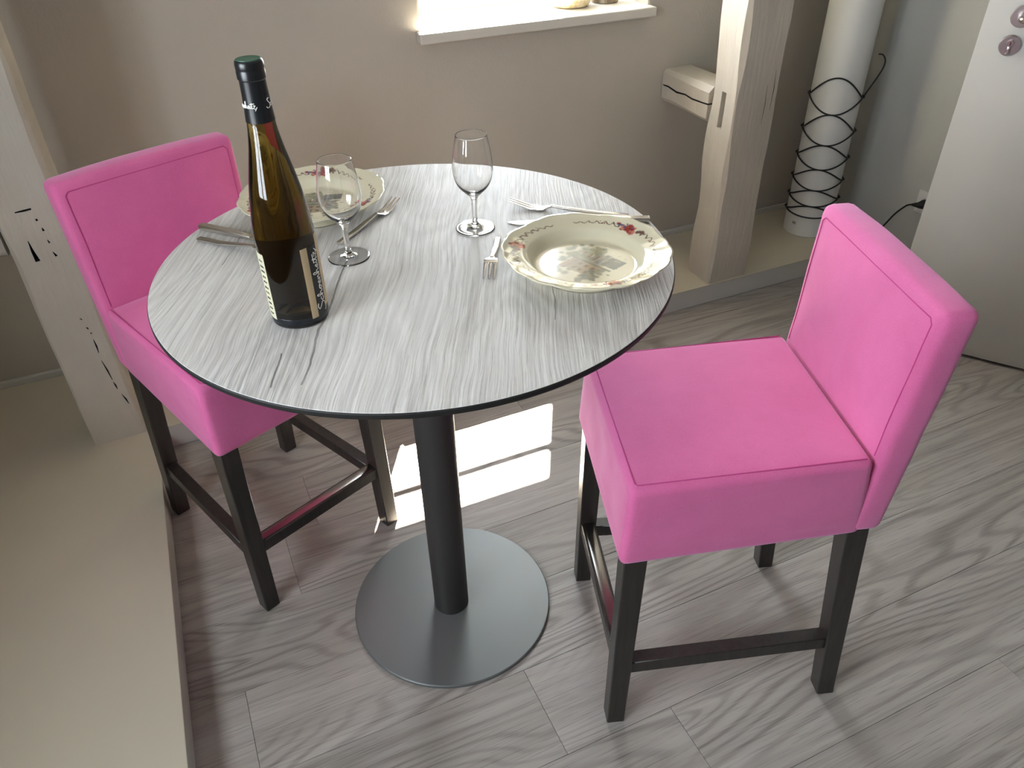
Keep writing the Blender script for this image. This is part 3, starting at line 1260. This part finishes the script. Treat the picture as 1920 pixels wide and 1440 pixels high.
# ------------------------------------------------------------------ plates
NS = 420
prof_t = [(0.0, 0.0095), (0.03, 0.0095), (0.06, 0.0098), (0.072, 0.0102), (0.0765, 0.0112), (0.079, 0.0135), (0.083, 0.0195), (0.088, 0.0245), (0.094, 0.0270), (0.104, 0.0290), (0.116, 0.0315), (0.1235, 0.0340)]
prof_b = [(0.1262, 0.0345), (0.1250, 0.0318), (0.116, 0.0285), (0.104, 0.0258), (0.092, 0.0225), (0.084, 0.0140), (0.078, 0.0065), (0.0755, 0.0), (0.0725, 0.0), (0.070, 0.004), (0.0, 0.0045)]


def dens(prof, step):
    out = []
    C = catmull([(r, z, 0) for r, z in prof], 12)
    acc = 1e9
    for i, p in enumerate(C):
        if i and (p - last).length < step and i < len(C) - 1:
            continue
        out.append((max(p.x, 0), p.y))
        last = p
    return out


top_p = dens(prof_t, 0.0013)
top_p[0] = (0.0, 0.0095)
bot_p = dens(prof_b, 0.004)
allp = top_p + bot_p
th = np.arange(NS) * 2 * PI / NS
lob = np.abs(np.sin(3 * th + 0.4)) ** 0.6
lob2 = np.abs(np.sin(9 * th + 0.2)) ** 0.8
verts = []
ringlen = []
for (r, z) in allp:
    k = min(max((r - 0.085) / 0.04, 0), 1) ** 1.6
    s = 1 + k * (0.034 * (lob - 0.75) + 0.020 * (lob2 - 0.6))
    zz = z + k * 0.0022 * (lob - 0.6)
    verts.append(np.stack([r * s * np.cos(th), r * s * np.sin(th), zz + 0 * th], 1))
V = np.concatenate(verts)
faces = []
NR = len(allp)
for j in range(NR - 1):
    a = j * NS
    for i in range(NS):
        i2 = (i + 1) % NS
        faces.append((a + i, a + i2, a + NS + i2, a + NS + i))
me = bpy.data.meshes.new('plate')
me.from_pydata(V.tolist(), [], faces)
me.update()
bm = bmesh.new()
bm.from_mesh(me)
bmesh.ops.recalc_face_normals(bm, faces=bm.faces[:])
bm.to_mesh(me)
bm.free()
smooth(me)
# printed decoration, painted as vertex colour (flat print under the glaze)
rng = np.random.default_rng(3)
cream = np.array([0.63, 0.585, 0.44])
C = np.tile(cream, (len(V), 1))
X, Y = V[:, 0], V[:, 1]
istop = np.arange(len(V)) < len(top_p) * NS
rad = np.hypot(X, Y)


def blob(cx_, cy_, rr, col, soft=0.35):
    d = np.hypot(X - cx_, Y - cy_) / rr
    m = np.clip((1.15 - d) / soft, 0, 1) * istop
    C[:] = C * (1 - m[:, None]) + np.array(col) * m[:, None]


def line(pts, w, col):
    P = np.array(pts)
    lo, hi = P.min(0) - 0.004, P.max(0) + 0.004
    idx = np.where((X > lo[0]) & (X < hi[0]) & (Y > lo[1]) & (Y < hi[1]) & istop)[0]
    if len(idx) == 0:
        return
    x, y = X[idx], Y[idx]
    d = np.full(len(idx), 9.0)
    for (x0, y0), (x1, y1) in zip(P[:-1], P[1:]):
        L2 = (x1 - x0) ** 2 + (y1 - y0) ** 2 + 1e-12
        t = np.clip(((x - x0) * (x1 - x0) + (y - y0) * (y1 - y0)) / L2, 0, 1)
        d = np.minimum(d, np.hypot(x - x0 - t * (x1 - x0), y - y0 - t * (y1 - y0)))
    m = np.clip((w * 1.5 - d) / (w * 0.8), 0, 1)[:, None]
    C[idx] = C[idx] * (1 - m) + np.array(col) * m


def pol(r, a):
    return (r * math.cos(a), r * math.sin(a))


BR, RED, PNK, BLU, GRN = (0.13, 0.07, 0.05), (0.28, 0.035, 0.03), (0.52, 0.17, 0.12), (0.09, 0.11, 0.20), (0.12, 0.14, 0.07)
for a0 in (20, 144, -100):
    A0 = math.radians(a0)
    for sgn in (1, -1):
        pts = []
        for k in range(70):
            u = k / 69
            a = A0 + sgn * math.radians(8 + 44 * u)
            amp = 0.0050 * (1 - 0.75 * u)
            pts.append(pol(0.1045 + 0.002 * math.sin(u * 5) + amp * math.sin(u * 38), a + 0.020 * (1 - u) * math.sin(u * 38 + 1.2)))
        line(pts, 0.0008, BR)
        for k in range(10):
            u = rng.uniform(0, 0.75)
            a = A0 + sgn * math.radians(9 + 40 * u)
            x, y = pol(0.1045 + rng.uniform(-0.005, 0.005), a)
            blob(x, y, rng.uniform(0.0008, 0.0017), [BR, GRN, BLU, RED][rng.integers(4)])
    for k in range(26):
        a = A0 + math.radians(rng.normal(0, 5))
        x, y = pol(0.1045 + rng.normal(0, 0.0035), a)
        blob(x, y, rng.uniform(0.0026, 0.0048), [RED, PNK, RED, PNK, BR][rng.integers(5)])
    for k in range(10):
        a = A0 + math.radians(rng.normal(8, 4))
        x, y = pol(0.107 + rng.normal(0, 0.003), a)
        blob(x, y, rng.uniform(0.0013, 0.0024), BLU)
    for k in range(12):
        a = A0 + math.radians(rng.normal(-2, 6))
        p0 = pol(0.1045 + rng.normal(0, 0.005), a)
        p1 = (p0[0] + rng.normal(0, 0.003), p0[1] + rng.normal(0, 0.003))
        line([p0, p1], 0.0005, (0.07, 0.03, 0.03))
SD = 0.50
# muted rural scene in the well, generic
sc_r = 0.062
rot = math.radians(20)
xs, ys = X * math.cos(rot) + Y * math.sin(rot), -X * math.sin(rot) + Y * math.cos(rot)


def rect(x0, x1, y0, y1, col, alpha=0.85):
    m = ((xs > x0) & (xs < x1) & (ys > y0) & (ys < y1) & (rad < sc_r) & istop)[:, None] * alpha
    C[:] = C * (1 - m) + np.array(col) * SD * m


def sblob(x, y, r, col):
    gx, gy = x * math.cos(rot) - y * math.sin(rot), x * math.sin(rot) + y * math.cos(rot)
    if math.hypot(gx, gy) + r < sc_r + 0.004:
        blob(gx, gy, r, tuple(q * SD for q in col), 0.6)


for k in range(70):
    sblob(rng.uniform(-0.055, 0.055), rng.uniform(0.0, 0.05), rng.uniform(0.003, 0.008), [(0.38, 0.40, 0.24), (0.46, 0.46, 0.30), (0.30, 0.34, 0.22), (0.52, 0.48, 0.33)][rng.integers(4)])
rect(-0.030, 0.004, -0.030, 0.016, (0.52, 0.40, 0.28))
rect(0.006, 0.040, -0.026, 0.006, (0.46, 0.42, 0.36))
rect(0.012, 0.042, -0.046, -0.018, (0.17, 0.19, 0.19))
rect(0.010, 0.044, -0.016, -0.008, (0.30, 0.31, 0.32))
rect(-0.034, 0.006, 0.014, 0.026, (0.42, 0.26, 0.20))
for yy in (-0.022, -0.010, 0.002):
    rect(-0.026, -0.018, yy, yy + 0.006, (0.28, 0.17, 0.13))
    rect(-0.010, -0.003, yy, yy + 0.006, (0.28, 0.17, 0.13))
    rect(0.014, 0.030, yy + 0.018, yy + 0.022, (0.36, 0.24, 0.20))
rect(0.002, 0.007, -0.045, 0.030, (0.26, 0.25, 0.21))
for k in range(40):
    sblob(rng.uniform(-0.058, 0.0), rng.uniform(-0.05, -0.02), rng.uniform(0.002, 0.006), [(0.40, 0.40, 0.34), (0.50, 0.47, 0.36), (0.30, 0.31, 0.26)][rng.integers(3)])
for k in range(30):
    x, y = rng.uniform(0.03, 0.06), rng.uniform(-0.04, 0.03)
    gx, gy = x * math.cos(rot) - y * math.sin(rot), x * math.sin(rot) + y * math.cos(rot)
    if math.hypot(gx, gy) < sc_r:
        line([(gx, gy), (gx + rng.normal(0, 0.006), gy + rng.normal(0, 0.006))], 0.0005, (0.34, 0.32, 0.24))
ca = me.color_attributes.new('print', 'FLOAT_COLOR', 'POINT')
ca.data.foreach_set('color', np.concatenate([C, np.ones((len(V), 1))], 1).astype(np.float32).ravel())
me.materials.append(M['porcelain'])
plate = link(bpy.data.objects.new('soup_plate', me))
plate.location = (0.2155, -0.1555, TZ)
tag(plate, 'cream scalloped plate with red floral border, near the right chair', 'plate', 'decorated plates on the table')
plate2 = plate.copy()
COL.objects.link(plate2)
plate2.location = (-0.1055, 0.246, TZ)
plate2.rotation_euler.z = math.radians(50)
tag(plate2, 'cream scalloped plate with floral border, behind the wine bottle and its glass', 'plate', 'decorated plates on the table')


# ------------------------------------------------------------------ cutlery
def ribbon(bm, secs):
    """lofted bar: (x, y, half width, z, half thickness)"""
    rings = []
    for x, y, w, z, t in secs:
        rings.append([bm.verts.new(p) for p in ((x, y - w, z - t * .6), (x, y - w * .8, z - t), (x, y + w * .8, z - t), (x, y + w, z - t * .6),
                                                (x, y + w, z + t * .6), (x, y + w * .8, z + t), (x, y - w * .8, z + t), (x, y - w, z + t * .6))])
    for a, b in zip(rings[:-1], rings[1:]):
        for k in range(8):
            bm.faces.new((a[k], a[(k + 1) % 8], b[(k + 1) % 8], b[k]))
    bm.faces.new(rings[0][::-1])
    bm.faces.new(rings[-1])


def make_fork(L, tines_down=False):
    root = empty('fork', (0, 0, 0))
    f = L / 0.20
    s = -1 if tines_down else 1
    H = 0.0
    bm = bmesh.new()
    neck = 0.0085 if not tines_down else 0.0135
    hz = 0.0026
    ribbon(bm, [(0, 0, 0.0048, hz, 0.0024), (0.002, 0, 0.0052, hz, 0.0026), (0.05 * f, 0, 0.0050, hz + 0.0005, 0.0026), (0.09 * f, 0, 0.0042, hz + (neck - hz) * 0.5, 0.0024), (0.115 * f, 0, 0.0034, neck * 0.85, 0.0020), (0.128 * f, 0, 0.0032, neck, 0.0017)])
    from_bm('handle', bm, M['steel'], root, True, 50)
    bm = bmesh.new()
    hw = 0.0105
    if tines_down:
        zs = (0.0125, 0.0150, 0.0150, 0.0120, 0.0018)
    else:
        zs = (0.0060, 0.0028, 0.0020, 0.0030, 0.0130)
    ribbon(bm, [(0.126 * f, 0, 0.0032, neck, 0.0016), (0.133 * f, 0, 0.0060, zs[0], 0.0013), (0.141 * f, 0, 0.0095, zs[1], 0.0012), (0.150 * f, 0, hw, zs[2], 0.0011), (0.156 * f, 0, hw, (zs[2] + zs[3]) / 2, 0.0011)])
    for k in (-1, 0, 1):
        y = k * 0.0078
        ribbon(bm, [(0.153 * f, y, 0.0028, (zs[2] + zs[3]) / 2, 0.0011), (0.165 * f, y, 0.0024, zs[3], 0.0010), (0.183 * f, y, 0.0019, zs[3] + (zs[4] - zs[3]) * 0.5, 0.0009), (0.200 * f, y, 0.0010, zs[4], 0.0006)])
    from_bm('tines', bm, M['steel'], root, True, 50)
    return root


def make_knife(L):
    root = empty('knife', (0, 0, 0))
    bm = bmesh.new()
    ribbon(bm, [(0, 0, 0.0062, 0.0048, 0.0044), (0.002, 0, 0.0068, 0.0048, 0.0048), (0.07, 0, 0.0062, 0.0046, 0.0046), (0.100, 0, 0.0052, 0.0042, 0.0036), (0.108, 0, 0.0045, 0.0040, 0.0026)])
    from_bm('handle', bm, M['steel'], root, True, 50)
    bm = bmesh.new()
    ribbon(bm, [(0.106, 0, 0.0045, 0.0038, 0.0012), (0.118, 0.0015, 0.0085, 0.0034, 0.0010), (L - 0.045, 0.0015, 0.0095, 0.0022, 0.0009), (L - 0.018, 0.0005, 0.0080, 0.0012, 0.0008), (L - 0.005, -0.002, 0.0045, 0.0010, 0.0006), (L, -0.0035, 0.0012, 0.0009, 0.0005)])
    from_bm('blade', bm, M['steel'], root, True, 50)
    return root


def put(o, p0, p1, z=TZ):
    o.location = (p0[0], p0[1], z + 0.0001)
    o.rotation_euler.z = math.atan2(p1[1] - p0[1], p1[0] - p0[0])


def ln(a, b):
    return math.hypot(b[0] - a[0], b[1] - a[1])


GR = 'cutlery on the table'
a, b = (0.370, -0.026), (0.208, 0.107)
o = make_fork(ln(a, b)); put(o, a, b)
tag(o, 'steel fork with raised tines lying beyond the right plate', 'fork', GR)
a, b = (0.392, -0.057), (0.176, 0.043)
o = make_knife(ln(a, b)); put(o, a, b)
tag(o, 'steel knife tucked along the far rim of the right plate', 'knife', GR)
a, b = (0.136, -0.006), (0.070, -0.124)
o = make_fork(ln(a, b) * 1.0, True); put(o, a, b)
tag(o, 'small fork with tines turned down, between right glass and right plate', 'fork', GR)
a, b = (-0.102, 0.092), (0.032, 0.207)
o = make_fork(ln(a, b)); put(o, a, b)
tag(o, 'steel fork lying behind the glass nearest the bottle, pointing to the wall', 'fork', GR)
a, b = (-0.297, 0.258), (-0.168, 0.108)
o = make_knife(0.198); put(o, a, b)
tag(o, 'steel knife left of the bottle, the one closer to the left plate', 'knife', GR)
a, b = (-0.306, 0.214), (-0.178, 0.062)
o = make_fork(0.185, True); put(o, a, b)
tag(o, 'steel fork left of the bottle, the one nearer the table edge, tines hidden', 'fork', GR)

# ------------------------------------------------------------------ window sill things
bowl = empty('ceramic_bowl', (0.985, 1.352, 0.917))
tag(bowl, 'squat speckled cream ceramic bowl on the window sill', 'bowl')
bm = bmesh.new()
pr = interp_prof([(0.050, 0.0), (0.060, 0.004), (0.069, 0.018), (0.072, 0.035), (0.067, 0.055), (0.056, 0.068), (0.052, 0.070), (0.049, 0.066), (0.058, 0.052), (0.064, 0.035), (0.060, 0.018), (0.045, 0.008)], 4)
lathe(bm, [(0, 0)] + pr + [(0, 0.007)], 64)
from_bm('body', bm, M['ceramic'], bowl, True, 60)
pot = empty('bronze_cup', (1.117, 1.357, 0.917))
tag(pot, 'brown metal cup at the right end of the window sill', 'cup')
bm = bmesh.new()
lathe(bm, [(0, 0), (0.043, 0), (0.0445, 0.0015), (0.046, 0.06), (0.047, 0.085), (0.0455, 0.085), (0.044, 0.06), (0.042, 0.004), (0, 0.004)], 64)
from_bm('body', bm, M['bronze'], pot, True, 40)

# ------------------------------------------------------------------ tube lamp with cord lacing
lx, ly, lr = 1.900, 1.038, 0.0865
lamp = empty('tube_lamp', (lx, ly, PT + 0.001))
tag(lamp, 'tall white tube floor lamp laced with black cord, on the plinth by the door', 'lamp')
bm = bmesh.new()
lathe(bm, [(0, 0), (lr - 0.003, 0), (lr, 0.003), (lr, 1.55), (lr - 0.002, 1.552), (lr - 0.004, 1.55), (lr - 0.004, 0.01), (0, 0.01)], 96)


def mk_tube():
    t = NT('white_matt_tube')
    t.set(Base_Color=(0.70, 0.71, 0.70), Roughness=0.55)
    t.bump(t.noise(t.coords(), 60, 3), 0.05, 0.001)
    return t.m


from_bm('tube_shade', bm, mk_tube(), lamp, True, 40)
faz = math.atan2(-1.067 - ly, -0.310 - lx)       # azimuth facing the camera
z0b = PT + 0.001
knots = [0.594, 0.476, 0.378, 0.293, 0.222, 0.164]
peaks = [0.672, 0.547, 0.438, 0.348, 0.268, 0.205]
nxt = [0.547, 0.438, 0.348, 0.268, 0.205, 0.160]


def cordline(zk, zp, z_front_sign=1):
    pts = []
    for k in range(96):
        a = 2 * PI * k / 96
        w = math.cos(a)
        z = zk + (zp - zk) * (math.copysign(abs(w) ** 2.0, w))
        rr = lr + 0.0032
        pts.append((rr * math.cos(faz + a), rr * math.sin(faz + a), z - z0b))
    return pts


for zk, zu, zl in zip(knots, peaks, nxt):
    for zp in (zu, zl):
        bm = bmesh.new()
        tube(bm, cordline(zk, zp), 0.0028, 7, closed=True)
        from_bm('cord', bm, M['black_cord'], lamp, True)
    for s in (1, -1):
        bm = bmesh.new()
        a = faz + s * PI / 2
        bmesh.ops.create_icosphere(bm, subdivisions=2, radius=0.0062)
        bmesh.ops.translate(bm, verts=bm.verts[:], vec=((lr + 0.0045) * math.cos(a), (lr + 0.0045) * math.sin(a), zk - z0b))
        from_bm('knot', bm, M['black_cord'], lamp, True)
bm = bmesh.new()
px, py = -math.sin(faz), math.cos(faz)         # screen right
e = [(lr + 0.005, 0.594), (lr + 0.018, 0.625), (lr + 0.036, 0.668), (lr + 0.046, 0.700), (lr + 0.045, 0.722), (lr + 0.034, 0.737), (lr + 0.020, 0.738)]
tube(bm, catmull([(px * q, py * q, zz - z0b) for q, zz in e], 6), 0.0026, 7)
from_bm('cord', bm, M['black_cord'], lamp, True)
bm = bmesh.new()
fa = faz - math.radians(38)
for k in range(3):
    aa = fa + (k - 1) * 0.085
    pts = []
    for q in range(4):
        pts.append(((lr + 0.0004) * math.cos(aa + q * 0.022), (lr + 0.0004) * math.sin(aa + q * 0.022), 0.127 - z0b - (k) * 0.0035))
for k in range(3):
    pts = []
    for q in range(9):
        aa = fa + q * 0.022
        pts.append(((lr + 0.0003) * math.cos(aa), (lr + 0.0003) * math.sin(aa), 0.130 - k * 0.0035 - z0b))
    tube(bm, pts, 0.0011, 5)
from_bm('print_mark', bm, M['print_grey'], lamp, True)['label'] = 'small grey printed mark'

# ------------------------------------------------------------------ socket and cable
oy, oz = 0.735, 0.250
sock = empty('wall_socket', (XW, oy, oz))
tag(sock, 'white wall socket low on the right wall, partly hidden by the door', 'socket')
bm = bmesh.new()
box(bm, -0.009, -0.0002, -0.041, 0.041, -0.041, 0.041, 0.003, 2)
from_bm('cover_plate', bm, M['white_plastic'], sock, True, 40)
bm = bmesh.new()
lathe(bm, [(0.0205, 0.0), (0.0225, 0.0), (0.0225, 0.0022), (0.0205, 0.0022)], 40, closed=True)
bmesh.ops.rotate(bm, verts=bm.verts[:], cent=(0, 0, 0), matrix=Matrix.Rotation(-PI / 2, 3, 'Y'))
bmesh.ops.translate(bm, verts=bm.verts[:], vec=(-0.0088, 0, 0))
from_bm('socket_ring', bm, M['white_plastic'], sock, True, 40)
cab = empty('power_cable', (XW - 0.01, oy, oz))
tag(cab, 'black power cable with plug, hanging from the wall socket behind the right chair', 'cable')
bm = bmesh.new()
tube(bm, [(0.0, 0.0, 0), (-0.012, 0, 0), (-0.018, 0.002, -0.001), (-0.026, 0.010, -0.003), (-0.030, 0.020, -0.005), (-0.032, 0.030, -0.008)], [0.0165, 0.0165, 0.015, 0.010, 0.007, 0.004], 16)
from_bm('plug', bm, M['black_cord'], cab, True, 50)
bm = bmesh.new()
cp_ = catmull([(-0.0315, 0.028, -0.007), (-0.033, 0.050, -0.020), (-0.035, 0.085, -0.065), (-0.040, 0.110, -0.115), (-0.050, 0.128, -0.150), (-0.075, 0.150, -0.165), (-0.11, 0.19, -0.1665), (-0.16, 0.24, -0.1665)], 8)
tube(bm, cp_, 0.0032, 8)
from_bm('cord', bm, M['black_cord'], cab, True)
